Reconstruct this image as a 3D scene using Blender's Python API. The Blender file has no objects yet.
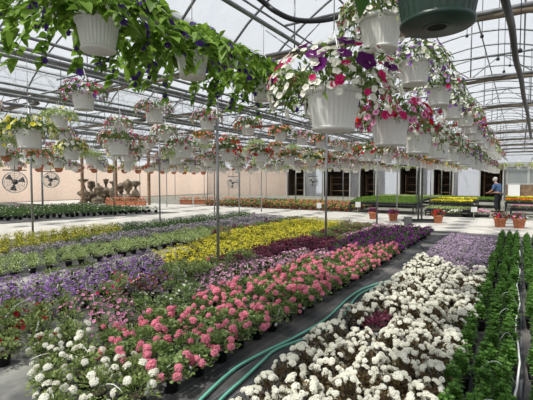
import bpy, math, random
from mathutils import Vector, Matrix, Quaternion
random.seed(11)
R = random.Random(5)
PI = math.pi
scn = bpy.context.scene
COL = scn.collection
H, F = 1.6, 400.0
PSI = math.radians(32.4); PIT = math.atan(20/400)
cP, sP, cT, sT = math.cos(PSI), math.sin(PSI), math.cos(PIT), math.sin(PIT)

def at(px, py, z=0.0):
    "photo pixel -> point at height z in the greenhouse frame (rows run along +Y)"
    x = (px-266.5)/F; y = -(py-200)/F
    fy = cT+y*sT; fz = -sT+y*cT
    t = (z-H)/fz
    r = x*t; d = fy*t
    return Vector((r*cP-d*sP, r*sP+d*cP, z))
def at_d(px, py, dd):
    x = (px-266.5)/F; y = -(py-200)/F
    fy = cT+y*sT; fz = -sT+y*cT
    t = dd/fy
    r = x*t
    return Vector((r*cP-dd*sP, r*sP+dd*cP, H+fz*t))
def proj(X, Y, Z):
    r = X*cP+Y*sP; d = -X*sP+Y*cP; z = Z-H
    f2 = d*cT - z*sT; u = d*sT + z*cT
    if f2 < 0.05: return (-9999, -9999, d)
    return (266.5+F*r/f2, 200-F*u/f2, d)

# ------------------------------------------------------------------ materials
MATS = {}
def mat(name, c, rough=.6, var=0, trans=0.0, metal=0, spec=.4, var2=None):
    if name in MATS: return MATS[name]
    m = bpy.data.materials.new(name); m.use_nodes = True
    nt = m.node_tree; N = nt.nodes; L = nt.links
    b = N['Principled BSDF']; out = N['Material Output']
    b.inputs['Roughness'].default_value = rough
    b.inputs['Metallic'].default_value = metal
    b.inputs['Specular IOR Level'].default_value = spec
    b.inputs['Base Color'].default_value = (*c, 1)
    src = None
    if var:
        g = N.new('ShaderNodeNewGeometry'); rp = N.new('ShaderNodeValToRGB')
        lo = [max(0, x*(1-var)) for x in c]; hi = [min(1, x*(1+var)) for x in c]
        if var2: hi = var2
        rp.color_ramp.elements[0].color = (*lo, 1); rp.color_ramp.elements[1].color = (*hi, 1)
        L.new(g.outputs['Random Per Island'], rp.inputs[0]); src = rp.outputs[0]
        L.new(src, b.inputs['Base Color'])
    if trans:
        t = N.new('ShaderNodeBsdfTranslucent'); t.inputs[0].default_value = (*c, 1)
        if src: L.new(src, t.inputs[0])
        mx = N.new('ShaderNodeMixShader'); mx.inputs[0].default_value = trans
        L.new(b.outputs[0], mx.inputs[1]); L.new(t.outputs[0], mx.inputs[2]); L.new(mx.outputs[0], out.inputs[0])
    MATS[name] = m
    return m
def noise_mat(name, c1, c2, scale=5, detail=6, rough=.85, lo=.35, hi=.65, bump=0, scale_vec=(1,1,1)):
    if name in MATS: return MATS[name]
    m = bpy.data.materials.new(name); m.use_nodes = True
    nt = m.node_tree; N = nt.nodes; L = nt.links
    b = N['Principled BSDF']; b.inputs['Roughness'].default_value = rough
    tc = N.new('ShaderNodeTexCoord'); mp = N.new('ShaderNodeMapping'); mp.inputs['Scale'].default_value = scale_vec
    no = N.new('ShaderNodeTexNoise'); no.inputs['Scale'].default_value = scale; no.inputs['Detail'].default_value = detail
    rp = N.new('ShaderNodeValToRGB')
    rp.color_ramp.elements[0].position = lo; rp.color_ramp.elements[1].position = hi
    rp.color_ramp.elements[0].color = (*c1, 1); rp.color_ramp.elements[1].color = (*c2, 1)
    L.new(tc.outputs['Object'], mp.inputs[0]); L.new(mp.outputs[0], no.inputs[0])
    L.new(no.outputs[0], rp.inputs[0]); L.new(rp.outputs[0], b.inputs['Base Color'])
    if bump:
        bp = N.new('ShaderNodeBump'); bp.inputs['Strength'].default_value = bump
        L.new(no.outputs[0], bp.inputs['Height']); L.new(bp.outputs[0], b.inputs['Normal'])
    MATS[name] = m
    return m

# ------------------------------------------------------------------ mesh builder
class MB:
    def __init__(s): s.v = []; s.f = []; s.mi = []; s.sm = []
    def add(s, vs, fs, mi=0, smooth=False):
        o = len(s.v); s.v += [tuple(p) for p in vs]
        for f in fs: s.f.append(tuple(i+o for i in f)); s.mi.append(mi); s.sm.append(smooth)
        return s
    def join(s, other, M=None, mi=None):
        o = len(s.v)
        s.v += [tuple(M @ Vector(p)) for p in other.v] if M is not None else other.v
        for f, m, q in zip(other.f, other.mi, other.sm):
            s.f.append(tuple(i+o for i in f)); s.mi.append(m if mi is None else mi); s.sm.append(q)
        return s
    def box(s, x0, x1, y0, y1, z0, z1, mi=0):
        v = [(x, y, z) for x in (x0, x1) for y in (y0, y1) for z in (z0, z1)]
        return s.add(v, [(0,1,3,2),(4,6,7,5),(0,4,5,1),(2,3,7,6),(0,2,6,4),(1,5,7,3)], mi)
    def tube(s, pts, r, n=8, mi=0, cap=True):
        pts = [Vector(p) for p in pts]; vs = []; fs = []
        up = None
        for i, p in enumerate(pts):
            t = (pts[min(i+1, len(pts)-1)]-pts[max(i-1, 0)]).normalized()
            if up is None:
                up = Vector((0,0,1)) if abs(t.z) < .9 else Vector((1,0,0))
            a = t.cross(up).normalized(); b = a.cross(t).normalized(); up = b
            rr = r[i] if isinstance(r, (list, tuple)) else r
            for k in range(n):
                q = 2*PI*k/n
                vs.append(p+a*math.cos(q)*rr+b*math.sin(q)*rr)
        for i in range(len(pts)-1):
            for k in range(n):
                k2 = (k+1) % n
                fs.append((i*n+k, i*n+k2, (i+1)*n+k2, (i+1)*n+k))
        if cap: fs += [tuple(range(n-1, -1, -1)), tuple(range((len(pts)-1)*n, len(pts)*n))]
        return s.add(vs, fs, mi, True)
    def lathe(s, prof, n=20, c=(0,0,0), mi=0, ribs=0, amp=0, smooth=True):
        vs = []; fs = []
        for j, (r, z) in enumerate(prof):
            for k in range(n):
                q = 2*PI*k/n
                rr = r*(1-(amp if (ribs and k % 2) else 0))
                vs.append((c[0]+rr*math.cos(q), c[1]+rr*math.sin(q), c[2]+z))
        for j in range(len(prof)-1):
            for k in range(n):
                k2 = (k+1) % n
                fs.append((j*n+k, j*n+k2, (j+1)*n+k2, (j+1)*n+k))
        return s.add(vs, fs, mi, smooth and not ribs)
    def disc(s, r, z, n=16, c=(0,0), mi=0):
        return s.add([(c[0]+r*math.cos(2*PI*k/n), c[1]+r*math.sin(2*PI*k/n), z) for k in range(n)], [tuple(range(n))], mi)
    def mesh(s, name, mats):
        me = bpy.data.meshes.new(name)
        me.from_pydata(s.v, [], s.f)
        for m in mats: me.materials.append(m)
        me.polygons.foreach_set('material_index', s.mi)
        me.polygons.foreach_set('use_smooth', s.sm)
        me.update()
        return me
def obj(name, data, parent=None, M=None):
    o = bpy.data.objects.new(name, data); COL.objects.link(o)
    if parent is not None: o.parent = parent
    if M is not None: o.matrix_local = M
    return o
def mk(name, mb, m, parent=None, M=None):
    return obj(name, mb.mesh(name, m if isinstance(m, list) else [m]), parent, M)
def tag(o, label=None, cat=None, group=None, kind=None):
    if label: o['label'] = label
    if cat: o['category'] = cat
    if group: o['group'] = group
    if kind: o['kind'] = kind
    return o
def empty(name, loc, rz=0):
    o = obj(name, None); o.location = loc; o.rotation_euler = (0, 0, rz); o.empty_display_size = .1
    return o
def copy_tree(o, parent=None):
    c = o.copy(); COL.objects.link(c)
    if parent is not None: c.parent = parent
    for ch in KIDS.get(o.name, []): copy_tree(ch, c)
    return c
KIDS = {}; STF = set()
ORD = 'first second third fourth fifth sixth seventh eighth ninth tenth eleventh twelfth thirteenth fourteenth fifteenth sixteenth seventeenth eighteenth nineteenth twentieth'.split()
TENS = {2: 'twenty', 3: 'thirty', 4: 'forty', 5: 'fifty', 6: 'sixty', 7: 'seventy'}
TENTH = {3: 'thirtieth', 4: 'fortieth', 5: 'fiftieth', 6: 'sixtieth', 7: 'seventieth'}
def ordn(i):
    i += 1
    if i <= 20: return ORD[i-1]
    t, u = divmod(i, 10)
    return TENTH[t] if u == 0 else TENS[t]+'-'+ORD[u-1]

# ------------------------------------------------------------------ plant pieces
def frame(n, spin=0):
    n = Vector(n).normalized()
    q = Vector((0,0,1)).rotation_difference(n)
    return q.to_matrix().to_4x4() @ Matrix.Rotation(spin, 4, 'Z')
def leaf(mb, p, d, L, W, kind='oval', droop=.25, mi=0, rnd=R):
    "one folded leaf blade starting at p, growing along d"
    d = Vector(d).normalized()
    up = Vector((rnd.uniform(-.4,.4), rnd.uniform(-.4,.4), 1))
    s = d.cross(up)
    if s.length < .05: s = d.cross(Vector((1,0,.2)))
    s.normalize(); u = s.cross(d).normalized()
    if kind == 'oval': st = [(0,0),(.3,.85),(.65,.8),(1,0)]
    elif kind == 'round': st = [(0,.15),(.25,.95),(.7,1.0),(1,.3)]
    elif kind == 'heart': st = [(.0,.0),(-.08,.6),(.15,1.0),(.45,.92),(.75,.5),(1,0)]
    else: st = [(0,.25),(.35,1),(.7,.7),(1,0)]
    vs = []; fs = []
    for (t, w) in st:
        c = p+d*(L*t)-Vector((0,0,1))*(droop*L*t*t)
        vs += [c+s*(W*.5*w)+u*(W*.12*w), c-u*0.0, c-s*(W*.5*w)+u*(W*.12*w)]
    for i in range(len(st)-1):
        a = i*3
        fs += [(a, a+1, a+4, a+3), (a+1, a+2, a+5, a+4)]
    mb.add(vs, fs, mi, True)
def foliage(rnd, n, rx, rz, z0, L, W, kind='oval', fill=.45, up=.5, trail=0, spread=1.0):
    "mound of leaves (and trailing stems) on a plant"
    mb = MB()
    for k in range(7):
        a = k*2*PI/7; mb.tube([(.01*math.cos(a), .01*math.sin(a), z0-.04), (rx*.6*math.cos(a), rx*.6*math.sin(a), z0+rz*.5)], .0025, 3, cap=False)
    for _ in range(n):
        a = rnd.uniform(0, 2*PI); e = math.asin(rnd.uniform(-.1, 1)); k = rnd.uniform(fill, 1)
        q = Vector((math.cos(a)*math.cos(e)*rx*k, math.sin(a)*math.cos(e)*rx*k, z0+math.sin(e)*rz*k))
        d = Vector((math.cos(a)*math.cos(e)*spread, math.sin(a)*math.cos(e)*spread, math.sin(e)*.8+up))+Vector([rnd.uniform(-.5,.5) for _ in range(3)])
        s = rnd.uniform(.7, 1.2)
        leaf(mb, q, d, L*s, W*s, kind, rnd.uniform(.1,.5), 0, rnd)
    return mb
def trailing(rnd, mb, n, r0, z0, length, L, W, kind, out=.5):
    tips = []
    for i in range(n):
        a = 2*PI*(i+rnd.random())/n; ln = length*rnd.uniform(.5, 1.1); o = out*rnd.uniform(.75, 1.25)
        pts = []
        for k in range(8):
            t = k/7
            pts.append(Vector((math.cos(a)*(r0+(o*ln+.05)*math.sin(t*1.4)), math.sin(a)*(r0+(o*ln+.05)*math.sin(t*1.4)), z0+.08*math.sin(t*PI)-ln*t**2.4)))
        mb.tube(pts, .0022, 3, cap=False)
        for k in [v/2 for v in range(1, 15)]:
            for s in (-1, 1):
                p = (pts[int(k)] if k == int(k) else (pts[int(k)]+pts[min(7, int(k)+1)])*.5)+Vector((rnd.uniform(-.018,.018), rnd.uniform(-.018,.018), rnd.uniform(-.012,.012))); d = Vector((math.cos(a+s*rnd.uniform(.2,1.4)), math.sin(a+s*rnd.uniform(.2,1.4)), rnd.uniform(-.9, .5)))
                sz = rnd.uniform(.65, 1.15)
                leaf(mb, p, d, L*sz, W*sz, kind, .5, 0, rnd)
        tips.append((pts, a))
    return tips
def fl_head(rnd, r, fr, n, flat=1.0):
    "rounded head made of small five-petalled florets"
    mb = MB()
    for i in range(n):
        z = 1-1.45*(i+.5)/n; a = i*2.39996+rnd.uniform(-.2,.2); rr = math.sqrt(max(0,1-z*z))
        nn = Vector((rr*math.cos(a), rr*math.sin(a), z))
        M = Matrix.Translation(nn*r*rnd.uniform(.82,1.05)) @ frame(nn+Vector((0,0,.5))+Vector([rnd.uniform(-.2,.2) for _ in range(3)]), rnd.uniform(0,6))
        vs = [(0,0,-.15*fr)]
        for k in range(10):
            q = 2*PI*k/10; w = fr*(1.0 if k % 2 == 0 else .62)
            vs.append((w*math.cos(q), w*math.sin(q), .12*fr if k % 2 == 0 else 0))
        mb.add([M @ Vector(v) for v in vs], [(0,k+1,(k+1)%10+1) for k in range(10)], 0, False)
    if flat != 1.0: mb.v = [(x, y, z*flat) for x, y, z in mb.v]
    return mb
def fl_trumpet(rnd, r, eye=False, edge=False):
    "open five-lobed trumpet flower facing +Z"
    mb = MB(); vs = [(0,0,-.55*r)]; n = 15
    for k in range(n):
        q = 2*PI*k/n; vs.append((.3*r*math.cos(q), .3*r*math.sin(q), -.12*r))
    for k in range(n):
        q = 2*PI*k/n; w = r*(1.0-.16*(k % 3 == 0))
        vs.append((w*math.cos(q), w*math.sin(q), .05*r*math.sin(q*5)+rnd.uniform(-.03,.06)*r))
    fs = [(0,k+1,(k+1)%n+1) for k in range(n)]
    mb.add(vs, fs, 1 if eye else 0, True)
    o = len(mb.v)-len(vs)
    for k in range(n):
        k2 = (k+1) % n
        mb.f.append((o+1+k, o+1+n+k, o+1+n+k2, o+1+k2)); mb.mi.append(0); mb.sm.append(True)
    return mb
def fl_daisy(rnd, r):
    mb = MB(); vs = []; fs = []
    for k in range(6):
        q = 2*PI*k/6; a = .42
        o = len(vs)
        vs += [(0,0,0), (r*.7*math.cos(q-a), r*.7*math.sin(q-a), .1*r), (r*math.cos(q), r*math.sin(q), .15*r), (r*.7*math.cos(q+a), r*.7*math.sin(q+a), .1*r)]
        fs.append((o,o+1,o+2,o+3))
    mb.add(vs, fs)
    return mb

G = {}
def green(key, c, v2=None, tr=.3): G[key] = mat('leaf_'+key, c, .5, .45, tr, 0, .35, v2)
green('mid', (.15,.24,.05), (.34,.42,.14))
green('ger', (.13,.23,.06), (.32,.42,.15))
green('dark', (.05,.12,.03), (.11,.21,.05))
green('lush', (.06,.19,.03), (.22,.44,.08))
green('lime', (.36,.50,.14), (.60,.72,.30))
green('vine', (.13,.28,.03), (.30,.48,.07), .45)
green('bronze', (.09,.055,.03), (.20,.14,.06))
green('grey', (.22,.26,.17), (.38,.40,.30))
green('maroon', (.14,.02,.05), (.25,.05,.10))
green('yg', (.30,.34,.05), (.50,.50,.10))
green('bas', (.10,.19,.035), (.24,.34,.08), .35)
FC = dict(coral=(.88,.28,.38), white=(.94,.91,.80), lav=(.56,.40,.60), violet=(.33,.15,.50), purple=(.14,.012,.15), mauve=(.78,.42,.62),
          pink=(.85,.35,.55), crimson=(.60,.02,.14), red=(.68,.015,.02), yellow=(.80,.70,.05), orange=(.85,.25,.02), darkred=(.25,.01,.015),
          lilac=(.52,.43,.56), blue=(.10,.04,.30), paleyellow=(.9,.85,.35), salmon=(.85,.28,.2), magenta=(.5,.02,.25))
def fmat(c): return mat('petal_'+c, FC[c], .6, .10 if c == 'white' else .22, .35, 0, .2)
EYE = mat('petal_eye', (.28,.02,.14), .6)
M_BLACK = mat('black_plastic', (.018,.018,.02), .45)
M_LABEL = mat('white_tag', (.82,.82,.80), .5)
M_WPOT = mat('white_pot_plastic', (.88,.87,.82), .4, 0, .18)
M_TERRA = noise_mat('terracotta', (.42,.14,.07), (.55,.22,.12), 12)
M_GPOT = noise_mat('dark_green_plastic', (.004,.022,.014), (.012,.04,.024), 9, rough=.35)
M_SOIL = noise_mat('soil', (.03,.02,.015), (.08,.055,.035), 60)
M_WIRE = mat('wire', (.55,.55,.53), .4, metal=.6)
M_GALV = noise_mat('galvanised', (.16,.165,.17), (.27,.275,.28), 6, rough=.42)
for n in ('galvanised',): MATS[n].node_tree.nodes['Principled BSDF'].inputs['Metallic'].default_value = .55

# flower prototypes: key -> (part name, [meshbuilders], materials)
rf = random.Random(3)
FLW = {}
def reg(key, part, gen, mats, n=2): FLW[key] = (part, [gen() for _ in range(n)], mats)
reg('coral_head', 'flower_head', lambda: fl_head(rf, .026, .0115, 26), [fmat('coral')], 3)
reg('white_head', 'flower_head', lambda: fl_head(rf, .025, .0115, 26, .75), [fmat('white')], 3)
for c in FC:
    reg('t_'+c, 'blossom', lambda: fl_trumpet(rf, .03, False), [fmat(c)])
    reg('e_'+c, 'blossom', lambda: fl_trumpet(rf, .02, True), [fmat(c), EYE])
    reg('d_'+c, 'blossom', lambda: fl_daisy(rf, .012), [fmat(c)])
    reg('h_'+c, 'flower_head', lambda: fl_head(rf, .03, .013, 22), [fmat(c)])

def pot_black(h=.11, r=.062):
    mb = MB()
    mb.lathe([(.001, .004), (r*.76, .0), (r*.95, h*.86), (r*1.06, h*.86), (r*1.06, h), (r*.98, h), (r*.94, h*.9)], 16)
    mb.disc(r*.96, h*.9, 16, mi=1)
    return mb
def pot_terra(h, r):
    mb = MB()
    mb.lathe([(.001, .004), (r*.68, .0), (r*.9, h*.78), (r*1.0, h*.78), (r*1.03, h), (r*.93, h), (r*.9, h*.9)], 24)
    mb.disc(r*.92, h*.9, 20, mi=1)
    return mb
POTL = MB(); POTL.box(-.017, .017, -.0645, -.0615, .062, .09)
TAGM = MB(); TAGM.add([(-.008,0,0),(.008,0,0),(.008,0,.075),(0,0,.09),(-.008,0,.075),(-.008,.0012,0),(.008,.0012,0),(.008,.0012,.075),(0,.0012,.09),(-.008,.0012,.075)],
     [(0,1,2,3,4),(9,8,7,6,5),(0,5,6,1),(1,6,7,2),(2,7,8,3),(3,8,9,4),(4,9,5,0)])

# species: name, category, description, leaf key, foliage args, flowers [(key, n, size)], flower lift
SP = {
 'pinkger': ('potted_geranium','geranium','coral-pink geranium','ger', dict(n=230,rx=.155,rz=.12,z0=.12,L=.036,W=.036,kind='round'), [('coral_head',8,1.1)], .04),
 'verbena': ('potted_verbena','verbena','creamy white verbena','bronze', dict(n=150,rx=.125,rz=.11,z0=.12,L=.04,W=.022), [('white_head',22,.80)], .045),
 'whitever': ('potted_verbena','verbena','white verbena','mid', dict(n=230,rx=.15,rz=.13,z0=.12,L=.04,W=.02), [('white_head',8,.95)], .05),
 'lav': ('potted_bacopa','bedding plant','lavender small-flowered plant','grey', dict(n=100,rx=.135,rz=.09,z0=.12,L=.03,W=.018), [('d_lav',62,1.25)], .012),
 'lily': ('leafy_plant','leafy plant','dark green leafy plant','lush', dict(n=110,rx=.075,rz=.12,z0=.12,L=.06,W=.022,kind='lance',up=.9,fill=.2), [], 0),
 'purplepet': ('potted_petunia','petunia','deep purple petunia','dark', dict(n=90,rx=.14,rz=.12,z0=.12,L=.045,W=.026), [('t_purple',18,1.0)], .02),
 'ltpink': ('potted_calibrachoa','calibrachoa','pale mauve-pink calibrachoa','mid', dict(n=90,rx=.14,rz=.10,z0=.12,L=.03,W=.015), [('e_mauve',34,.8)], .012),
 'calib': ('potted_calibrachoa','calibrachoa','white-edged pink calibrachoa','mid', dict(n=110,rx=.14,rz=.10,z0=.12,L=.03,W=.015), [('e_pink',16,1.0)], .015),
 'yellow': ('potted_bidens','bedding plant','bright yellow bedding plant','yg', dict(n=90,rx=.14,rz=.10,z0=.12,L=.03,W=.016), [('d_yellow',54,1.35)], .012),
 'maroon': ('potted_coleus','foliage plant','maroon-leaved foliage plant','maroon', dict(n=100,rx=.14,rz=.11,z0=.12,L=.05,W=.03), [], .01),
 'lime': ('feathery_bedding_plant','bedding plant','lime green bushy plant','lime', dict(n=220,rx=.16,rz=.13,z0=.12,L=.035,W=.015,up=.9), [('d_white',5,1.0)], .01),
 'silver': ('potted_alyssum','bedding plant','grey-lilac mounded plant','grey', dict(n=110,rx=.13,rz=.08,z0=.12,L=.03,W=.016), [('d_lilac',40,1.2)], .01),
 'ygreen': ('potted_marigold','bedding plant','yellow-green bedding plant','yg', dict(n=100,rx=.14,rz=.14,z0=.12,L=.04,W=.02), [('d_yellow',24,1.2)], .012),
 'green': ('leafy_bedding_plant','bedding plant','plain green bedding plant','mid', dict(n=220,rx=.15,rz=.10,z0=.12,L=.04,W=.02), [], .01),
 'darkgreen': ('bushy_bedding_plant','bedding plant','dark green bushy plant','dark', dict(n=130,rx=.15,rz=.13,z0=.12,L=.04,W=.02), [('d_white',4,1.2)], .01),
 'greenbud': ('budding_plant','bedding plant','green plant with small white buds','ger', dict(n=220,rx=.15,rz=.09,z0=.12,L=.04,W=.022), [('d_white',7,1.5)], .05),
 'redpet': ('potted_petunia','petunia','dark red petunia','mid', dict(n=220,rx=.15,rz=.10,z0=.12,L=.04,W=.022), [('t_darkred',4,1.0)], .015),
 'pinkred': ('potted_calibrachoa','calibrachoa','crimson-flowered calibrachoa','mid', dict(n=220,rx=.15,rz=.10,z0=.12,L=.035,W=.018), [('t_crimson',4,.7),('e_pink',3,.9)], .015),
 'violet': ('potted_petunia','petunia','violet petunia','mid', dict(n=80,rx=.15,rz=.10,z0=.12,L=.035,W=.018), [('t_violet',36,.5),('d_lav',14,1.3)], .014),
 'brownviolet': ('potted_calibrachoa','calibrachoa','rusty violet calibrachoa','bronze', dict(n=110,rx=.15,rz=.11,z0=.12,L=.035,W=.018), [('t_violet',7,.6),('d_salmon',10,1.3)], .014),
 'redter': ('potted_geranium','geranium','red geranium','ger', dict(n=110,rx=.15,rz=.13,z0=.13,L=.05,W=.05,kind='round'), [('h_salmon',5,1.0)], .03),
 'whitepk': ('potted_impatiens','bedding plant','white and pink bedding plant','dark', dict(n=80,rx=.2,rz=.12,z0=.12,L=.06,W=.035), [('t_white',2,1.0),('t_pink',2,1.0)], .01),
 'yeldark': ('potted_impatiens','bedding plant','dark leafy plant with yellow blooms','dark', dict(n=80,rx=.2,rz=.12,z0=.12,L=.06,W=.035), [('t_paleyellow',1,1.0)], .01),
}
def placements(rnd, flowers, rx, rz, z0, lift, emin=-.05, emax=1):
    out = []
    for key, n, sc in flowers:
        for i in range(n):
            a = rnd.uniform(0, 2*PI); e = math.asin(rnd.uniform(emin, emax))
            nn = Vector((math.cos(a)*math.cos(e), math.sin(a)*math.cos(e), math.sin(e)))
            p = Vector((nn.x*(rx+.006), nn.y*(rx+.006), z0+nn.z*(rz+lift)+lift*.3))*1.0
            d = nn+Vector((rnd.uniform(-.4,.4), rnd.uniform(-.4,.4), rnd.uniform(.1,.7)))
            M = Matrix.Translation(p) @ frame(d, rnd.uniform(0, 6)) @ Matrix.Scale(sc*rnd.uniform(.85, 1.2), 4)
            out.append((key, rnd.randrange(len(FLW[key][1])), M))
    return out
def stalks(mb, pl, z0):
    for key, v, M in pl:
        p = M.translation
        mb.tube([Vector((p.x*.35, p.y*.35, z0)), Vector((p.x*.8, p.y*.8, z0+(p.z-z0)*.7)), p], .0018, 3, cap=False)
FMESH = {}
def fmesh(key, v):
    if (key, v) not in FMESH: FMESH[(key, v)] = FLW[key][1][v].mesh(FLW[key][0], FLW[key][2])
    return FMESH[(key, v)]
def assemble(name, base_parts, fol, folm, pl, lod, flower_name='blossoms'):
    """lod 0: every flower a part; 1: pot, foliage and the flower mass; 2: one merged mesh.
    base_parts: list of (part name, MB, [mats], parent name or None)"""
    if lod == 2:
        mb = MB(); mats = []
        def mi(m):
            if m not in mats: mats.append(m)
            return mats.index(m)
        def jj(src, ms, M=None):
            o = len(mb.f); mb.join(src, M)
            for i in range(o, len(mb.f)): mb.mi[i] = mi(ms[mb.mi[i]])
        for pn, b, ms, pa in base_parts: jj(b, ms)
        jj(fol, [folm])
        for key, v, M in pl: jj(FLW[key][1][v], FLW[key][2], M)
        o = obj(name, mb.mesh(name, mats)); KIDS[o.name] = []
        return o
    root = empty(name, (0,0,0)); ch = []; byname = {}
    for pn, b, ms, pa in base_parts:
        if pn == 'blossoms': STF.add(pn)
        par = root if pa is None else byname[pa]
        p = mk(pn, b, ms, par)
        if pn == 'blossoms': p['kind'] = 'stuff'
        byname.setdefault(pn, p)
        if pa is None: ch.append(p)
        else: KIDS.setdefault(par.name, []).append(p)
    f = mk('foliage', fol, folm, root); f['kind'] = 'stuff'; ch.append(f)
    if pl and lod == 0:
        for key, v, M in pl: ch.append(obj(FLW[key][0], fmesh(key, v), root, M))
    elif pl:
        mb = MB(); mats = []
        for key, v, M in pl:
            o = len(mb.f); mb.join(FLW[key][1][v], M)
            for i in range(o, len(mb.f)):
                m = FLW[key][2][mb.mi[i]]
                if m not in mats: mats.append(m)
                mb.mi[i] = mats.index(m)
        p = mk(flower_name, mb, mats, root); p['kind'] = 'stuff'; ch.append(p)
    KIDS[root.name] = ch
    return root
TPL = {}
USED = set()
NV = 3
def plant_tpl(sp, v, lod):
    k = (sp, v, lod)
    if k in TPL: return TPL[k]
    rnd = random.Random(hash((v, lod)) % 1000 + sum(map(ord, sp)))
    name, cat, desc, lk, fa, fl, lift = SP[sp]
    fol = foliage(rnd, **fa) if sp != 'lily' else lily(rnd, fa)
    pl = placements(rnd, fl, fa['rx'], fa['rz'], fa['z0'], lift, .0)
    if lift > .025: stalks(fol, pl, fa['z0'])
    if sp in ('redter',): base = [('pot', pot_terra(.14, .085), [M_TERRA, M_SOIL], None)]
    elif sp == 'lily': base = [('pot', pot_black(.10, .055), [M_BLACK, M_SOIL], None)]
    else: base = [('pot', pot_black(), [M_BLACK, M_SOIL], None)]
    if lod < 2 and sp not in ('lily', 'redter'):
        base.append(('pot_label', POTL, [M_LABEL], 'pot'))
    if lod < 2 and v == 0 and sp != 'lily':
        t = MB(); t.join(TAGM, Matrix.Translation((.045, -.03, .10)) @ Matrix.Rotation(.35, 4, 'Y') @ Matrix.Scale(1.3, 4)); base.append(('plant_tag', t, [M_LABEL], None))
    TPL[k] = assemble(name, base, fol, G[lk], pl, lod)
    return TPL[k]
def lily(rnd, fa):
    mb = MB()
    mb.tube([(0,0,.09),(0,0,.17)], .008, 5, cap=False)
    for s_ in range(7):
        a0 = s_*2.4; rr = .026*(s_ > 0); cx, cy = rr*math.cos(a0), rr*math.sin(a0); top = rnd.uniform(.18, .21) if s_ else .24
        mb.tube([(cx*.3, cy*.3, .09), (cx, cy, top)], .003, 4, cap=False)
        for w in range(5):
            z = .12+(top-.12)*w/4.3
            for k in range(7):
                q = w*.45+k*2*PI/7+rnd.uniform(-.2,.2)
                leaf(mb, Vector((cx, cy, z)), (math.cos(q)+cx*8, math.sin(q)+cy*8, .25+.3*w), .050-.003*w, .013, 'lance', .25, 0, rnd)
    return mb
def place(k, loc, rz, sc, label, cat, group=None, make=plant_tpl):
    t = make(*k)
    if k in USED: o = copy_tree(t)
    else: o = t; USED.add(k)
    o.location = loc; o.rotation_euler = (0, 0, rz); o.scale = (sc, sc, sc)
    tag(o, label, cat, group)
    return o

# ------------------------------------------------------------------ beds
def inpoly(x, y, P):
    c = False; j = len(P)-1
    for i in range(len(P)):
        xi, yi = P[i]; xj, yj = P[j]
        if (yi > y) != (yj > y) and x < (xj-xi)*(y-yi)/(yj-yi)+xi: c = not c
        j = i
    return c
# outlines of the colour patches as laid out on the ground (photo pixels, turned into ground points once)
PATCH = [
 ('bare', [(-60,352),(20,352),(30,362),(22,385),(15,470),(-60,470)]),
 ('whitever', [(45,332),(60,325),(95,328),(92,352),(143,355),(148,400),(140,470),(18,470),(22,385),(32,350)]),
 ('pinkger', [(92,336),(140,328),(160,312),(195,300),(228,288),(258,278),(290,264),(335,252),(385,243),(397,246),(392,275),(180,470),(145,430),(143,352),(92,352)]),
 ('purplepet', [(322,252),(335,240),(370,229),(420,223),(450,219),(452,250),(400,270),(390,245),(338,253)]),
 ('maroon', [(252,250),(262,243),(300,235),(338,236),(330,246),(300,248),(265,258)]),
 ('ltpink', [(186,272),(240,260),(300,248),(330,245),(337,252),(285,265),(256,278),(226,290),(200,288)]),
 ('ltpink', [(343,232),(395,220),(402,228),(350,240)]),
 ('yellow', [(150,252),(165,243),(250,227),(290,219),(335,212),(342,222),(320,231),(270,243),(225,254),(178,261)]),
 ('violet', [(-60,276),(0,268),(30,266),(58,273),(75,268),(108,258),(113,268),(102,281),(75,288),(58,296),(-60,310)]),
 ('violet', [(117,258),(135,247),(165,243),(180,250),(172,262),(140,277),(122,270)]),
 ('brownviolet', [(128,276),(160,266),(172,272),(160,292),(130,290)]),
 ('lime', [(-60,266),(0,257),(70,245),(140,237),(200,226),(212,234),(150,249),(110,257),(0,282),(-60,300)]),
 ('ygreen', [(-60,240),(0,234),(60,225),(115,221),(119,230),(60,240),(0,250),(-60,260)]),
 ('darkgreen', [(115,221),(180,214),(250,205),(252,214),(180,223),(119,231)]),
 ('silver', [(-60,262),(0,250),(60,241),(119,231),(190,221),(250,213),(320,210),(250,224),(200,227),(140,238),(70,249),(-60,275)]),
 ('calib', [(66,300),(95,286),(140,303),(148,322),(112,326),(92,312),(70,312)]),
 ('redpet', [(-60,300),(20,298),(60,292),(62,310),(40,338),(-60,345)]),
 ('pinkred', [(72,284),(118,268),(128,285),(118,292),(92,300),(66,298)]),
 ('greenbud', [(120,292),(170,270),(230,288),(190,302),(142,306)]),
 ('pinkred', [(330,240),(343,222),(390,214),(395,220),(343,232)]),
]
def species_at(X, Y):
    px, py, d = proj(X, Y, .2)
    for s, P in PATCH:
        if inpoly(px, py, P): return s
    if px > 180 and py < 262: return 'pinkred' if (math.sin(X*7+Y*5) > .6) else 'maroon' if math.sin(X*3-Y*4) > .75 else 'green'
    return 'green'
rb = random.Random(21)
counts = {}
def visible(X, Y, z, m=35):
    px, py, d = proj(X, Y, z)
    return d > .8 and -m < px < 533+m and -m < py < 400+m+15, px, py, d
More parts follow.
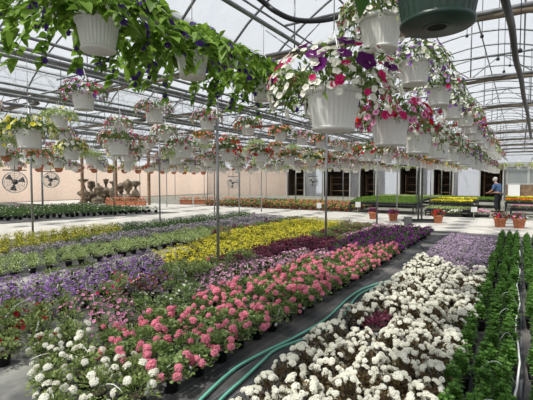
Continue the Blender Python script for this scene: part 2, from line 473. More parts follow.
def bed_plant(sp, X, Y, rowtxt, idx, sc=1.0, unique=True, far=8.0, endtxt='from near end'):
    ok, px, py, d = visible(X, Y, .2, 45)
    if not ok: return False
    heads = sp in ('pinkger', 'verbena', 'whitever', 'calib', 'redpet', 'pinkred', 'purplepet')
    lod = 0 if (d < 4.6 and heads) else 1 if d < 7.0 else 2
    name, cat, desc = SP[sp][:3]
    potc = 'terracotta pot' if sp == 'redter' else 'black pot'
    if d < far:
        lab = f'{desc}, {rowtxt}, {ordn(idx)} {endtxt}'; grp = None
    else:
        lab = f'{desc}, far part of {rowtxt}'; grp = f'{desc}s, far part of {rowtxt}'
    o = place((sp, rb.randrange(NV), lod), (X, Y, 0), rb.uniform(0, 6.28) if sp not in () else 0, sc*rb.uniform(.88, 1.12), lab, cat, grp)
    counts[cat] = counts.get(cat, 0)+1
    return True
SPX = .30
def left_back_x(Y): return -11.25+(Y-4.9)*.09
for i in range(31):
    X0 = -2.2-i*SPX; idx = 0
    for j in range(60):
        Y0 = .9+j*SPX
        X = X0+rb.uniform(-.04,.04); Y = Y0+rb.uniform(-.04,.04)+(.15 if i % 2 else 0)
        if i == 0: X = min(X, -2.2)
        if X < left_back_x(Y): continue
        yend = 12.6+max(0, (-2.2-X))*.22
        if Y > min(yend, 14.3): continue
        if -6.8 < X < -6.2 and Y < 7.0: continue
        sp = species_at(X, Y)
        if sp == 'bare': continue
        if bed_plant(sp, X, Y, f'{ordn(i)} row from the green hoses', idx, 1.0, far=7.5): idx += 1
# white bed and lavender beyond it
for i in range(5):
    idx = 0
    for j in range(48):
        X = -1.42+i*.235+rb.uniform(-.02,.02); Y = .9+j*.232+rb.uniform(-.02,.02)
        if Y > 11.7: continue
        if 3.55 < Y < 3.75 and X < -1.2: continue
        sp = 'verbena' if Y < 7.1+(.35 if i < 2 else 0) else 'lav'
        if math.hypot(X+1.22, Y-3.95) < .2 or math.hypot(X+.75, Y-6.9) < .16 or math.hypot(X+1.05, Y-2.9) < .14: sp = 'maroon'
        if bed_plant(sp, X, Y, f'{ordn(i)} column right of hoses', idx, 1.0, far=6.5): idx += 1
# green leafy bed on the right
for i in range(7):
    idx = 0
    for j in range(55):
        X = -.36+i*.175; Y = 1.6+j*.21+(.10 if i % 2 else 0)
        if Y > 12.2: continue
        if abs(X-.01) < .05: X += .04 if X > .01 else -.04
        ok, px, py, d = visible(X, Y, .2, 12 if i > 3 else 45)
        if not ok: continue
        if bed_plant('lily', X+rb.uniform(-.03,.03), Y+rb.uniform(-.03,.03), f'{ordn(i)} file from the white verbenas', idx, 1.16, far=4.8): idx += 1
# far left block beyond the pale aisle
ii = 0
for i in range(15):
    idx = 0
    for j in range(20):
        Y = 5.2+j*.44+rb.uniform(-.04,.04); X = -17.3+(Y-7.3)*.36-i*.44+rb.uniform(-.04,.04)
        if Y > 13.9: continue
        ok, px, py, d = visible(X, Y, .2, 10)
        if not ok: continue
        sp = 'whitepk' if i > 9 else ('yeldark' if (i in (3,4,7)) else 'darkgreen')
        desc = SP[sp][2]
        place((sp, rb.randrange(NV), 2), (X, Y, 0), rb.uniform(0,6), 1.3, f'{desc} beyond the pale left aisle, {ordn(i)} row from aisle', SP[sp][1], f'{desc}s beyond the left aisle, {ordn(i)} row')
# terracotta-potted geraniums across the cross aisle
for i in range(14):
    for j in range(24):
        X = -16.6+j*.40; Y = 19.2+i*.42
        if X > -7.2 or (X > -8.8 and Y > 23.0): continue
        ok, px, py, d = visible(X, Y, .2, 0)
        if not ok: continue
        sp = 'redter' if (i < 2 or (X > -9.5 and i < 7 and i % 3 != 2) or i in (5, 9)) else 'green' if i % 2 else 'ygreen'
        if X < -13.2: sp = 'redter' if i < 1 or i in (6, 7) else 'darkgreen' if i % 3 else 'whitepk'
        desc = SP[sp][2]
        place((sp, rb.randrange(NV), 2), (X+rb.uniform(-.04,.04), Y+rb.uniform(-.04,.04), 0), rb.uniform(0,6), 1.25, f'{desc} across the cross aisle, {ordn(i)} row back', SP[sp][1], f'{desc}s across the cross aisle, {ordn(i)} row')

# ------------------------------------------------------------------ hanging baskets
BPROF = [(.001,.0), (.108,.0), (.116,.006), (.116,.014), (.110,.02), (.1115,.03), (.139,.185), (.150,.185), (.152,.215), (.145,.215), (.141,.19)]
def basket_pot(green_pot=False):
    mb = MB()
    mb.lathe(BPROF[:5], 40)
    mb.lathe(BPROF[4:7], 64, ribs=1, amp=.03)
    mb.lathe(BPROF[6:], 40)
    mb.disc(.142, .195, 24, mi=1)
    return mb
def bowl_pot():
    mb = MB()
    mb.lathe([(.001,.0),(.06,.003),(.11,.04),(.14,.10),(.148,.15),(.155,.15),(.155,.165),(.145,.165)], 24)
    mb.disc(.145, .155, 20, mi=1)
    return mb
def hangers(hh, top):
    wires = []
    for k in range(3):
        a = 2*PI*k/3+.4; w = MB()
        w.tube([(.146*math.cos(a), .146*math.sin(a), .20), (.09*math.cos(a), .09*math.sin(a), .2+(hh-.2)*.5), (.006*math.cos(a), .006*math.sin(a), hh)], .0028, 5)
        wires.append(w)
    h = MB()
    pts = [(0,0,hh-.01), (0,0,top-.05)]
    pts += [(.018-.018*math.cos(t), 0, top-.05+.05*math.sin(t*.5+.0)+0) for t in (0.4, .9, 1.6)]
    h.tube(pts[:2]+[(0,0,top-.012),(.012,0,top+.006),(.024,0,top-.006),(.025,0,top-.03)], .003, 5)
    return wires, h
# basket kinds: desc, leaf key, foliage, trailing(n, len, out), flowers
BK = {
 'vine': ('trailing heart-leaved vine', 'vine', dict(n=230,rx=.33,rz=.24,z0=.2,L=.08,W=.07,kind='heart',fill=.3), (24,.22,2.3,.08,.07,'heart'), [('t_blue',22,1.0),('d_white',30,1.3)]),
 'mixed': ('white, crimson and deep purple flowers', 'bas', dict(n=560,rx=.33,rz=.24,z0=.2,L=.045,W=.022), (16,.13,1.2,.04,.018,'oval'), [('t_white',210,.62),('t_crimson',40,.66),('t_purple',11,1.5)]),
 'crimson': ('crimson and pink-edged flowers', 'bas', dict(n=380,rx=0.28,rz=0.17,z0=.2,L=.045,W=.022), (16,0.11,.9,.04,.018,'oval'), [('t_red',19,0.93),('e_pink',52,1.22),('t_crimson',23,1.00),('t_violet',9,1.00)]),
 'whitepink': ('white and pink flowers', 'bas', dict(n=380,rx=.27,rz=.18,z0=.2,L=.045,W=.022), (16,.18,.9,.04,.018,'oval'), [('t_white',110,.68),('t_crimson',14,.7),('e_pink',12,1.0)]),
 'purplewhite': ('purple and white flowers', 'bas', dict(n=380,rx=.27,rz=.19,z0=.2,L=.045,W=.022), (16,.2,.9,.04,.018,'oval'), [('t_white',100,.66),('t_violet',34,.8),('t_crimson',3,.9)]),
 'yellowwhite': ('yellow and white pansies', 'bas', dict(n=380,rx=0.27,rz=0.17,z0=.2,L=.05,W=.026), (16,0.12,.9,.045,.022,'oval'), [('t_paleyellow',27,0.95),('t_yellow',18,0.95),('t_white',21,0.95)]),
 'redwhite': ('bright red and white flowers', 'bas', dict(n=380,rx=0.27,rz=0.17,z0=.2,L=.045,W=.03), (16,0.12,.9,.04,.02,'oval'), [('t_red',33,1.00),('t_white',27,0.84)]),
 'rosemix': ('dusky rose and white flowers', 'bas', dict(n=380,rx=0.27,rz=0.17,z0=.2,L=.04,W=.02), (16,0.15,.9,.04,.018,'oval'), [('t_white',21,0.73),('e_mauve',39,0.95),('t_salmon',12,0.73),('t_crimson',9,0.73)]),
 'pinkpurple': ('mauve and purple flowers', 'bas', dict(n=380,rx=0.27,rz=0.17,z0=.2,L=.045,W=.022), (16,0.15,.9,.04,.018,'oval'), [('t_violet',21,0.84),('e_mauve',30,0.95),('t_crimson',12,0.84),('t_white',15,0.84)]),
 'orange': ('orange-red flowers', 'bas', dict(n=380,rx=0.27,rz=0.17,z0=.2,L=.045,W=.03), (16,0.11,.9,.04,.02,'oval'), [('t_salmon',30,0.95),('t_orange',12,0.84),('t_white',6,0.84)]),
 'greeny': ('yellow-green foliage', 'lime', dict(n=380,rx=0.27,rz=0.17,z0=.2,L=.045,W=.024), (16,0.15,.9,.04,.022,'oval'), [('t_yellow',9,0.73),('d_white',27,1.47)]),
 'plain': ('plain green foliage', 'mid', dict(n=150,rx=.15,rz=.12,z0=.22,L=.05,W=.03), (4,.05,.5,.04,.02,'oval'), []),
 'bigleaf': ('large drooping green leaves', 'lush', dict(n=34,rx=.16,rz=.12,z0=.2,L=.15,W=.13,kind='heart',fill=.3), (12,.33,.55,.13,.11,'heart'), []),
}
def basket_tpl(kind, pot, drop, v, lod):
    k = ('B', kind, pot, drop, v, lod)
    if k in TPL: return TPL[k]
    rnd = random.Random(sum(map(ord, kind))*7+v*31)
    desc, lk, fa, tr, fl = BK[kind]
    fol = foliage(rnd, **fa)
    tips = trailing(rnd, fol, tr[0], .15, .2 if kind == 'vine' else .215, tr[1]*(.45 if lod == 2 else .75 if kind not in ('vine', 'bigleaf') else 1), tr[3], tr[4], tr[5], tr[2])
    pl = placements(rnd, fl, fa['rx']+.01, fa['rz'], .2, .02, -.35, .8)
    if kind == 'vine':   # little blue-violet sprays along the stems
        for _ in range(100):
            pts, a = rnd.choice(tips); p = rnd.choice(pts[2:])
            c = rnd.choice(['t_blue', 't_blue', 'd_white'])
            pl.append((c, 0, Matrix.Translation(p+Vector([rnd.uniform(-.03,.03) for _ in range(3)])) @ frame((math.cos(a), math.sin(a), .4)) @ Matrix.Scale(rnd.uniform(.7,1.15), 4)))
    elif fl:
        keys = [f[0] for f in fl]; wts = [f[1] for f in fl]
        for _ in range(18):
            pts, a = rnd.choice(tips); p = rnd.choice(pts[2:])
            c = rnd.choices(keys, wts)[0]
            pl.append((c, 0, Matrix.Translation(p+Vector([rnd.uniform(-.02,.02) for _ in range(3)])) @ frame((math.cos(a), math.sin(a), .3)) @ Matrix.Scale(.8, 4)))
    n = sum(1 for q in pl)
    if lod == 0 and n > 95: lod_f = pl[:95]
    pm = {'white': [M_WPOT, M_SOIL], 'terra': [M_TERRA, M_SOIL], 'green': [M_GPOT, M_SOIL]}[pot]
    pb = bowl_pot() if pot == 'terra' else basket_pot()
    if pot == 'green':
        pb.lathe([(.03,-.0015),(.045,-.002),(.047,.0)], 24); 
        dh = MB(); dh.disc(.03, -.0022, 20)
    wires, hook = hangers(.52, drop)
    base = [('pot', pb, pm, None)]
    if pot == 'green': base.append(('drain_hole', dh, [mat('hole', (.003,.003,.003), .9)], 'pot'))
    for w in wires: base.append(('hanger_strap', w, [M_LABEL], None))
    base.append(('hook', hook, [M_WIRE], None))
    if lod == 0 and n > 98:
        rnd.shuffle(pl)
        extra = pl[98:]; pl = pl[:98]; EXTRA = extra
    else: EXTRA = []
    if EXTRA:
        g, ms = MB(), []
        for key, vv, M in EXTRA:
            o = len(g.f); g.join(FLW[key][1][vv], M)
            for i in range(o, len(g.f)):
                m = FLW[key][2][g.mi[i]]
                if m not in ms: ms.append(m)
                g.mi[i] = ms.index(m)
        base.append(('blossoms', g, ms, None))
    TPL[k] = assemble('hanging_basket', base, fol, G[lk], pl, lod)
    return TPL[k]
RAIL = 2.97
rk = random.Random(77)
bcount = 0
used_b = set()
def basket(kind, X, Y, zb, rowtxt, idx, pot='white', s=.9, rz=None, rail=RAIL, label=None, force=False):
    global bcount
    px, py, d = proj(X, Y, zb+.15)
    if not force and (d < .6 or px < -40 or px > 560 or py < -60): return False
    lod = 0 if d < 4.4 else 1 if d < 9 else 2
    drop = round((rail-zb)/s, 2)
    v = rk.randrange(2) if d > 5 else 0
    k = (kind, pot, drop, v, lod)
    t = basket_tpl(*k)
    if k in used_b: o = copy_tree(t)
    else: o = t; used_b.add(k)
    o.location = (X, Y, zb); o.rotation_euler = (0, 0, rk.uniform(0, 6.28) if rz is None else rz); o.scale = (s, s, s)
    potc = {'white': 'white', 'terra': 'terracotta', 'green': 'dark green'}[pot]
    desc = BK[kind][0]
    if d < 15:
        tag(o, label or f'{potc} basket of {desc}, {rowtxt}, {ordn(idx)}', 'hanging basket')
    else:
        tag(o, f'far {potc} basket of {desc}, {rowtxt}', 'hanging basket', f'far baskets of {desc}, {rowtxt}')
    bcount += 1
    return True
ROWS = [-.83, -2.4, -4.6, -6.6, -8.7, -10.75, -12.8, -14.9]
NEARHI = {0: ['whitepink','purplewhite','purplewhite','purplewhite','whitepink','crimson','pinkpurple','purplewhite'],
          1: ['vine','vine','vine','purplewhite','rosemix','redwhite'],
          2: ['pinkpurple','rosemix','rosemix','redwhite','orange','rosemix'],
          3: ['rosemix','greeny','rosemix','whitepink']}
NEARLO = {0: ['mixed','crimson','whitepink','whitepink','whitepink','pinkpurple','purplewhite','whitepink'],
          2: ['yellowwhite','rosemix','whitepink','redwhite','redwhite','orange','yellowwhite'],
          3: ['greeny','yellowwhite','rosemix','greeny']}
KINDS = ['rosemix','rosemix','rosemix','whitepink','redwhite','yellowwhite','greeny','pinkpurple','orange','purplewhite']
for ri, X in enumerate(ROWS):
    rt = f'{ordn(ri)} rail from right'
    hi0 = {0: 2.7, 1: 1.6, 2: 3.0, 3: 2.7}.get(ri, 2.5+.37*(ri % 3)); lo0 = {0: 2.12, 1: 7.3, 2: 2.35, 3: 2.9}.get(ri, 3.1+.4*(ri % 3))
    dl = 1.18
    n = 0
    ymax = 21 if ri < 2 else 18.5
    for k in range(16):
        Y = hi0+k*dl if ri != 1 else [1.70, 2.62, 3.75][k] if k < 3 else 3.75+(k-2)*dl
        if Y > ymax: break
        l = NEARHI.get(ri, [])
        kind = l[k] if k < len(l) else rk.choice(KINDS)
        if basket(kind, X+rk.uniform(-.03,.03), Y+(rk.uniform(-.08,.08) if k > 2 else 0), 2.46+rk.uniform(-.02,.02) if k > 0 else 2.46, 'upper tier, '+rt, n, s=.98, rail=3.3 if ri == 1 else RAIL): n += 1
    n = 0
    for k in range(16):
        Y = lo0+k*dl*(1 if ri else .975)
        if Y > ymax: break
        l = NEARLO.get(ri, [])
        kind = l[k] if k < len(l) else rk.choice(KINDS)
        if basket(kind, X-(.07 if ri == 0 else 0)+rk.uniform(-.03,.03)*(k > 1), Y+(rk.uniform(-.08,.08) if k > 2 else 0), 1.875 if ri == 0 else 1.95+rk.uniform(-.02,.02), 'lower tier, '+rt, n, s=1.06 if ri == 0 else .98, rail=3.3 if ri == 1 else RAIL): n += 1
# terracotta bowls along the far left rail
for k in range(15):
    basket('rosemix' if k % 3 else 'yellowwhite', -16.9, 7.3+k*.85, 1.93, 'far left rail', k, pot='terra', s=1.15)
basket('rosemix', -10.75, 4.95, 2.05, 'x', 0, pot='terra', s=.95, label='small terracotta hanging bowl beside the front left steel post')
# far cross row of small white baskets
for k in range(24):
    X = -12.5+k*.62
    basket('greeny', X, 24.6, 2.15, 'crosswise rail at the back', k, s=.95, rail=2.9)
# right edge baskets
for k in range(3): basket(['greeny','rosemix','whitepink'][k], .6, 17.4+k*1.2, 1.91, 'rail at the right edge', k, s=1.0)
# dark green pot and large-leaved basket right above the viewer
p = at_d(437, 27, 1.26)
basket('plain', p.x, p.y, p.z, '', 0, pot='green', s=.95, force=True, label='dark green hanging pot seen from below, closest to the viewer')
basket('bigleaf', -.50, 1.62, 2.56, '', 0, s=.95, force=True, label='basket at the top edge with large drooping green leaves')

# ------------------------------------------------------------------ ground
M_CLOTH = bpy.data.materials.new('weed_cloth'); M_CLOTH.use_nodes = True
def cloth_nodes(m):
    nt = m.node_tree; N = nt.nodes; L = nt.links; b = N['Principled BSDF']; b.inputs['Roughness'].default_value = .75
    tc = N.new('ShaderNodeTexCoord'); n1 = N.new('ShaderNodeTexNoise'); n1.inputs['Scale'].default_value = 1.6; n1.inputs['Detail'].default_value = 8
    r1 = N.new('ShaderNodeValToRGB'); r1.color_ramp.elements[0].position = .42; r1.color_ramp.elements[1].position = .72
    r1.color_ramp.elements[0].color = (.035,.036,.04,1); r1.color_ramp.elements[1].color = (.20,.19,.17,1)
    L.new(tc.outputs['Object'], n1.inputs[0]); L.new(n1.outputs[0], r1.inputs[0])
    w = N.new('ShaderNodeTexWave'); w.inputs['Scale'].default_value = 3.3; w.bands_direction = 'X'; w.inputs['Distortion'].default_value = .1
    L.new(tc.outputs['Object'], w.inputs[0])
    r2 = N.new('ShaderNodeValToRGB'); r2.color_ramp.elements[0].position = .94; r2.color_ramp.elements[1].position = .99
    r2.color_ramp.elements[0].color = (0,0,0,1); r2.color_ramp.elements[1].color = (.05,.06,.07,1)
    L.new(w.outputs[0], r2.inputs[0])
    ad = N.new('ShaderNodeMixRGB'); ad.blend_type = 'ADD'; ad.inputs[0].default_value = 1
    L.new(r1.outputs[0], ad.inputs[1]); L.new(r2.outputs[0], ad.inputs[2]); L.new(ad.outputs[0], b.inputs['Base Color'])
cloth_nodes(M_CLOTH)
fl = MB(); fl.add([(-33,-4,0),(10,-4,0),(10,46,0),(-33,46,0)], [(0,1,2,3)])
tag(mk('floor', fl, M_CLOTH), kind='structure')
M_CONC = noise_mat('concrete', (.50,.47,.42), (.62,.59,.54), 2.2, 9, .85)
def slab(name, P, m, z=.012, kind='structure', **k):
    mb = MB(); n = len(P)
    mb.add([(x, y, -.02) for x, y in P]+[(x, y, z) for x, y in P], [tuple(range(n-1,-1,-1)), tuple(range(n, 2*n))]+[(i, (i+1) % n, (i+1) % n+n, i+n) for i in range(n)])
    return tag(mk(name, mb, m), kind=kind, **k)
slab('concrete_path', [(-17.2,1),(-12.1,1),(-11.55,5),(-10.75,14.6),(-3,13.5),(3,13.1),(9,13.1),(9,18.7),(-30,18.9),(-30,14.3),(-14.0,14.2)], M_CONC)
slab('gravel_floor', [(-30,18.9),(9,18.7),(9,36),(-30,36)], noise_mat('gravel', (.16,.16,.12), (.30,.29,.24), 3, 9), .006)
slab('gravel_strip', [(-6.85,1.2),(-6.1,1.2),(-6.1,7.2),(-6.85,7.2)], noise_mat('dusty_cloth', (.22,.21,.19), (.42,.40,.37), 4, 8), .006)
slab('gravel_patch', [(-5.6,.9),(-2.4,.9),(-3.1,1.75),(-4.2,2.2)], noise_mat('dusty_cloth2', (.10,.10,.10), (.36,.35,.32), 2.5, 9, lo=.4, hi=.6), .006)

# hoses
M_HOSE = mat('mint_hose', (.16,.50,.38), .35)
def hose(P, r=.0125, name='garden_hose', label='', m=M_HOSE, z=None, cat='hose'):
    pts = [at(a, b, .02) for a, b in P]
    out = []
    for i in range(len(pts)-1):
        p0 = pts[max(i-1,0)]; p1 = pts[i]; p2 = pts[i+1]; p3 = pts[min(i+2, len(pts)-1)]
        for k in range(8):
            t = k/8
            q = .5*((2*p1)+(p2-p0)*t+(2*p0-5*p1+4*p2-p3)*t*t+(3*p1-p0-3*p2+p3)*t**3)
            q.z = r+.012; out.append(q)
    e = pts[-1].copy(); e.z = r+.012; out.append(e)
    mb = MB(); mb.tube(out, r, 8)
    return tag(mk(name, mb, m), label, cat)
hose([(165,440),(202,399),(235,369),(265,352),(294,338),(326,319),(350,297),(368,287),(394,279),(418,268),(430,259),(427,253)], label='upper mint green garden hose curving along the black aisle')
hose([(185,440),(222,399),(245,378),(262,362),(276,350),(299,341),(320,333),(342,318),(355,299),(368,290),(398,279.5),(424,268),(436,258)], label='lower mint green garden hose running beside the white verbenas')
hose([(427,253),(421,246),(414,242),(404,243)], .007, 'drip_tube', 'thin black tube at the far end of the green hoses', M_BLACK, cat='tube')
pv = MB(); pts = []
for k in range(30):
    y = 1.4+k*.38; pts.append((.012+.02*math.sin(k*1.3), y, .155+.03*math.sin(k*2.1)))
pv.tube(pts, .008, 6); tag(mk('irrigation_tube', pv, M_LABEL), 'white irrigation tube running through the dark green leafy plants', 'irrigation tube')
rr = random.Random(8)
for k in range(6):
    x0, y0 = rr.uniform(-.24,-.12), 1.95+k*.7+rr.uniform(-.1,.1); x1 = .0
    t = MB(); t.tube([(x1+(x0-x1)*u, y0+.05*math.sin(u*3)-.03*u, .165+.03*u+.09*math.sin(u*PI)) for u in [v_/8 for v_ in range(9)]], .0019, 4)
    tag(mk('drip_tube', t, M_LABEL), f'thin pale drip tube over leafy plants, {ordn(k)} from near end', 'drip tube', None)
hoop = [((5,318),(14,303),(30,299)), ((70,352),(78,338),(88,352)), ((98,388),(112,378),(122,392)), ((160,374),(172,362),(180,358)), ((30,360),(44,352),(52,354))]
for k, P in enumerate(hoop):
    ps = [at(P[0][0], P[0][1], .17), at(P[1][0], P[1][1], .26), at(P[2][0], P[2][1], .18)]
    out = []
    for i in range(9):
        t = i/8; out.append(ps[0]*(1-t)**2+ps[1]*2*t*(1-t)+ps[2]*t*t)
    mb = MB(); mb.tube(out, .003, 5)
    tag(mk('drip_tube', mb, M_LABEL), ['pale drip tube arching over dark red petunias at left','pale drip tube looping among the front white verbenas','pale drip tube by the lowest white verbena pots','pale drip tube at the nearest pink geranium','pale drip tube lying left of white verbenas'][k], 'drip tube')

# ------------------------------------------------------------------ greenhouse frame
GUT = [9.1, 2.4, -4.3, -11.0, -17.7, -24.4, -31.1]; BAYW = 6.7
ZG, ZA = 3.8, 5.35
Y0, Y1 = -3.0, 36.0
M_POLY = bpy.data.materials.new('greenhouse_film'); M_POLY.use_nodes = True
def film_nodes(m, col, tcol, mixw, wr=True):
    nt = m.node_tree; N = nt.nodes; L = nt.links; N.remove(N['Principled BSDF']); out = N['Material Output']
    t = N.new('ShaderNodeBsdfTransparent'); t.inputs[0].default_value = (*tcol, 1)
    q = N.new('ShaderNodeBsdfTranslucent'); q.inputs[0].default_value = (*col, 1)
    g = N.new('ShaderNodeBsdfDiffuse'); g.inputs[0].default_value = (*col, 1)
    m1 = N.new('ShaderNodeMixShader'); m1.inputs[0].default_value = .25
    L.new(q.outputs[0], m1.inputs[1]); L.new(g.outputs[0], m1.inputs[2])
    m2 = N.new('ShaderNodeMixShader'); L.new(t.outputs[0], m2.inputs[1]); L.new(m1.outputs[0], m2.inputs[2])
    tc = N.new('ShaderNodeTexCoord'); no = N.new('ShaderNodeTexNoise'); no.inputs['Scale'].default_value = 2.5; no.inputs['Detail'].default_value = 5; no.inputs['Distortion'].default_value = 1.5
    mr = N.new('ShaderNodeMapRange'); mr.inputs['To Min'].default_value = mixw-.2; mr.inputs['To Max'].default_value = mixw+.2
    L.new(tc.outputs['Object'], no.inputs[0]); L.new(no.outputs[0], mr.inputs[0]); L.new(mr.outputs[0], m2.inputs[0])
    L.new(m2.outputs[0], out.inputs[0])
film_nodes(M_POLY, (.52,.54,.57), (.88,.91,.95), .34)
def arch_z(t): # t 0..1 across a bay
    return ZG+(ZA-ZG)*math.sin(PI*t)**.85
def arch_pts(x0, n=16): return [(x0-BAYW*k/n, arch_z(k/n)) for k in range(n+1)]
trim_no = 0
def structure(name, mb, m): return tag(mk(name, mb, m), kind='structure')
for b in range(6):
    mb = MB(); A = arch_pts(GUT[b])
    vs = [(x, y, z+.03) for (x, z) in A for y in (Y0, Y1)]
    mb.add(vs, [(2*i, 2*i+2, 2*i+3, 2*i+1) for i in range(len(A)-1)], 0, True)
    structure('ceiling', mb, M_POLY)
    arch = MB(); arch.tube([(x, 0, z) for x, z in A], .021, 6)
    am = arch.mesh('roof_arch', [M_GALV])
    y = Y0; k = 0
    while y <= Y1:
        if b > 0 or y > 30 or True:
            o = obj('roof_arch', am); o.location = (0, y, 0); o['kind'] = 'structure'
        y += 1.22
    for t in (.1, .22, .36, .5, .64, .78, .9):
        mb = MB(); x = GUT[b]-BAYW*t; z = arch_z(t)-.035
        mb.tube([(x, Y0, z), (x, Y1, z)], .018, 6); structure('roof_purlin', mb, M_GALV)
# gutters, trusses, posts
TY = [-1.45+3.66*k for k in range(11)]
M_ROLL = noise_mat('rolled_cloth', (.13,.10,.07), (.30,.24,.17), 3, 8, scale_vec=(1,4,4), bump=.4)
tr = MB()
for z, r in ((3.72, .03), (4.15, .02)):
    h = (z-ZG)
    tt = 0 if z < ZG else .14
    tr.tube([(-BAYW*tt, 0, z), (-BAYW*(1-tt), 0, z)], r, 6)
for k in range(1, 12):
    t = k/12; x = -BAYW*t
    if k % 2 == 0: tr.tube([(x, 0, 3.72), (x, 0, arch_z(t))], .013, 5)
    tr.tube([(-BAYW*max(.05,(k-1)/12), 0, 3.72 if k % 2 else min(4.15, arch_z(max(.05,(k-1)/12)))), (x, 0, min(4.15, arch_z(t)) if k % 2 else 3.72)], .010, 5)
tm = tr.mesh('roof_truss', [M_GALV])
rl = MB(); pts = [(-BAYW*k/16-.05, .07*math.sin(k*.9)*.3+.05, 3.668-.015*math.sin(k*1.7)) for k in range(16)]
rl.tube(pts, [.042+.012*math.sin(k*2.3) for k in range(16)], 8); rm = rl.mesh('rolled_shade_cloth', [M_ROLL])
for g in GUT:
    mb = MB()
    for s in (0,):
        mb.add([(g-.08,Y0,ZG+.05),(g-.05,Y0,ZG-.04),(g+.05,Y0,ZG-.04),(g+.08,Y0,ZG+.05),(g-.08,Y1,ZG+.05),(g-.05,Y1,ZG-.04),(g+.05,Y1,ZG-.04),(g+.08,Y1,ZG+.05)],
               [(0,1,5,4),(1,2,6,5),(2,3,7,6)])
    structure('roof_gutter', mb, M_GALV)
M_POST = mat('steel_post', (.36,.37,.37), .45, metal=.4)
pw = MB(); pw.tube([(0,0,0),(0,0,3.74)], .027, 12); pw.box(-.05,.05,-.05,.05,3.70,3.76); pw.box(-.06,.06,-.06,.06,0,.012)
pm_ = pw.mesh('support_post', [M_POST])
POSTS = [((-4.61,5.62), 'steel post standing in the bed nearest the viewer, centre left'), ((-3.97,8.95), 'steel post in the bed behind the maroon plants, centre'), ((-4.01,13.19), 'steel post at the far end of the left bed by the pots'),
         ((-11.14,5.72), 'steel post at the left edge of the long bed'), ((-10.6,9.76), 'steel post beside the pale aisle, left of centre'), ((-10.84,14.74), 'steel post at the corner of both aisles')]
for (x, y), lab in POSTS:
    o = obj('support_post', pm_); o.location = (x, y, 0); tag(o, lab, 'post')
rest = []
for g in (-4.3, -11.0, -17.7, -24.4):
    for y in TY[2:]:
        if any(abs(x-g) < .5 and abs(yy-y) < 1.2 for (x, yy), _ in POSTS): continue
        v, px, py, d = visible(g, y, .5, 0)
        if v: rest.append((g, y))
cnt = {}
for g, y in rest:
    i = cnt.get(g, 0); cnt[g] = i+1
    ox = obj('support_post', pm_); ox.location = (g, y, 0)
    nm = {-4.3: 'first', -11.0: 'second', -17.7: 'third', -24.4: 'fourth'}[g]
    tag(ox, f'thin far steel post, {nm} post line from the right, {ordn(i)} visible beyond the bed', 'post')
for b in range(6):
    for y in TY:
        o = obj('roof_truss', tm); o.location = (GUT[b], y, 0); o['kind'] = 'structure'
        if 1 <= b <= 3 and y > 3:
            o = obj('rolled_shade_cloth', rm); o.location = (GUT[b], y, 0)
            tag(o, f'brown rolled shade cloth under the {ordn(int(round((y+1.45)/3.66)))} roof truss, {["","right","middle","left"][b]} bay', 'shade cloth')
def rail(x, z, y0=-2.8, y1=34): 
    mb = MB(); mb.tube([(x, y0, z), (x, y1, z)], .024, 6); structure('basket_rail', mb, M_GALV)
for ri, X in enumerate(ROWS+[-16.9, -19, -21.2, .6]):
    rail(X, (3.3 if ri == 1 else RAIL)+.0)
    if ri in (0, 2): rail(X-.16, 3.08)
for x, z in ((-3.4,3.45),(-5.6,3.5),(-7.7,3.3),(-9.8,3.5),(-13.8,3.4),(-1.6,3.55),(-5.1,3.05),(-6.0,3.35),(-7.1,3.0),(-8.2,3.05),(-9.2,3.2),(-10.2,3.0),(-12.1,3.1),(-13.3,3.0),(-15.6,3.2),(-18,3.3),(-20,3.1),(-22.4,3.2),(-24,3.4)): rail(x, z)
for y in (4.0, 7.7, 11.3, 15.0, 18.7, 22.3):
    mb = MB(); mb.tube([(-30, y, 3.16), (-4.4, y, 3.16)], .018, 6); structure('cross_rail', mb, M_GALV)
mb = MB(); mb.tube([(-13.5,24.6,2.9),(3,24.6,2.9)], .02, 6); structure('basket_rail', mb, M_GALV)
# drooping black hose overhead, hanging cords
def curve_obj(name, P, r, m, lab, cat):
    out = []
    for i in range(len(P)-1):
        p0 = P[max(i-1,0)]; p1 = P[i]; p2 = P[i+1]; p3 = P[min(i+2, len(P)-1)]
        for k in range(6):
            t = k/6
            out.append(.5*((2*p1)+(p2-p0)*t+(2*p0-5*p1+4*p2-p3)*t*t+(3*p1-p0-3*p2+p3)*t**3))
    out.append(P[-1]); mb = MB(); mb.tube(out, r, 8)
    return tag(mk(name, mb, m), lab, cat)
curve_obj('overhead_hose', [Vector((-2.6,3.0,3.75)), at_d(262,1,4.3), at_d(275,11,4.3), at_d(292,19,4.35), at_d(312,21,4.4), at_d(335,18,4.5), at_d(352,8,4.7)], .028, M_BLACK, 'black hose drooping under the roof at top centre', 'hose')
curve_obj('overhead_hose', [Vector((-.42, 2.21, 3.72)), at_d(498,-60,2.18), at_d(500,-25,2.2), at_d(507,8,2.5), at_d(512,28,2.9), at_d(516,60,3.5), at_d(521,78,4.1), at_d(524,98,5.0), at_d(528,116,6.2), at_d(531,138,8.5)], .024, M_BLACK, 'black hose snaking overhead at the right edge', 'hose')
cl = []
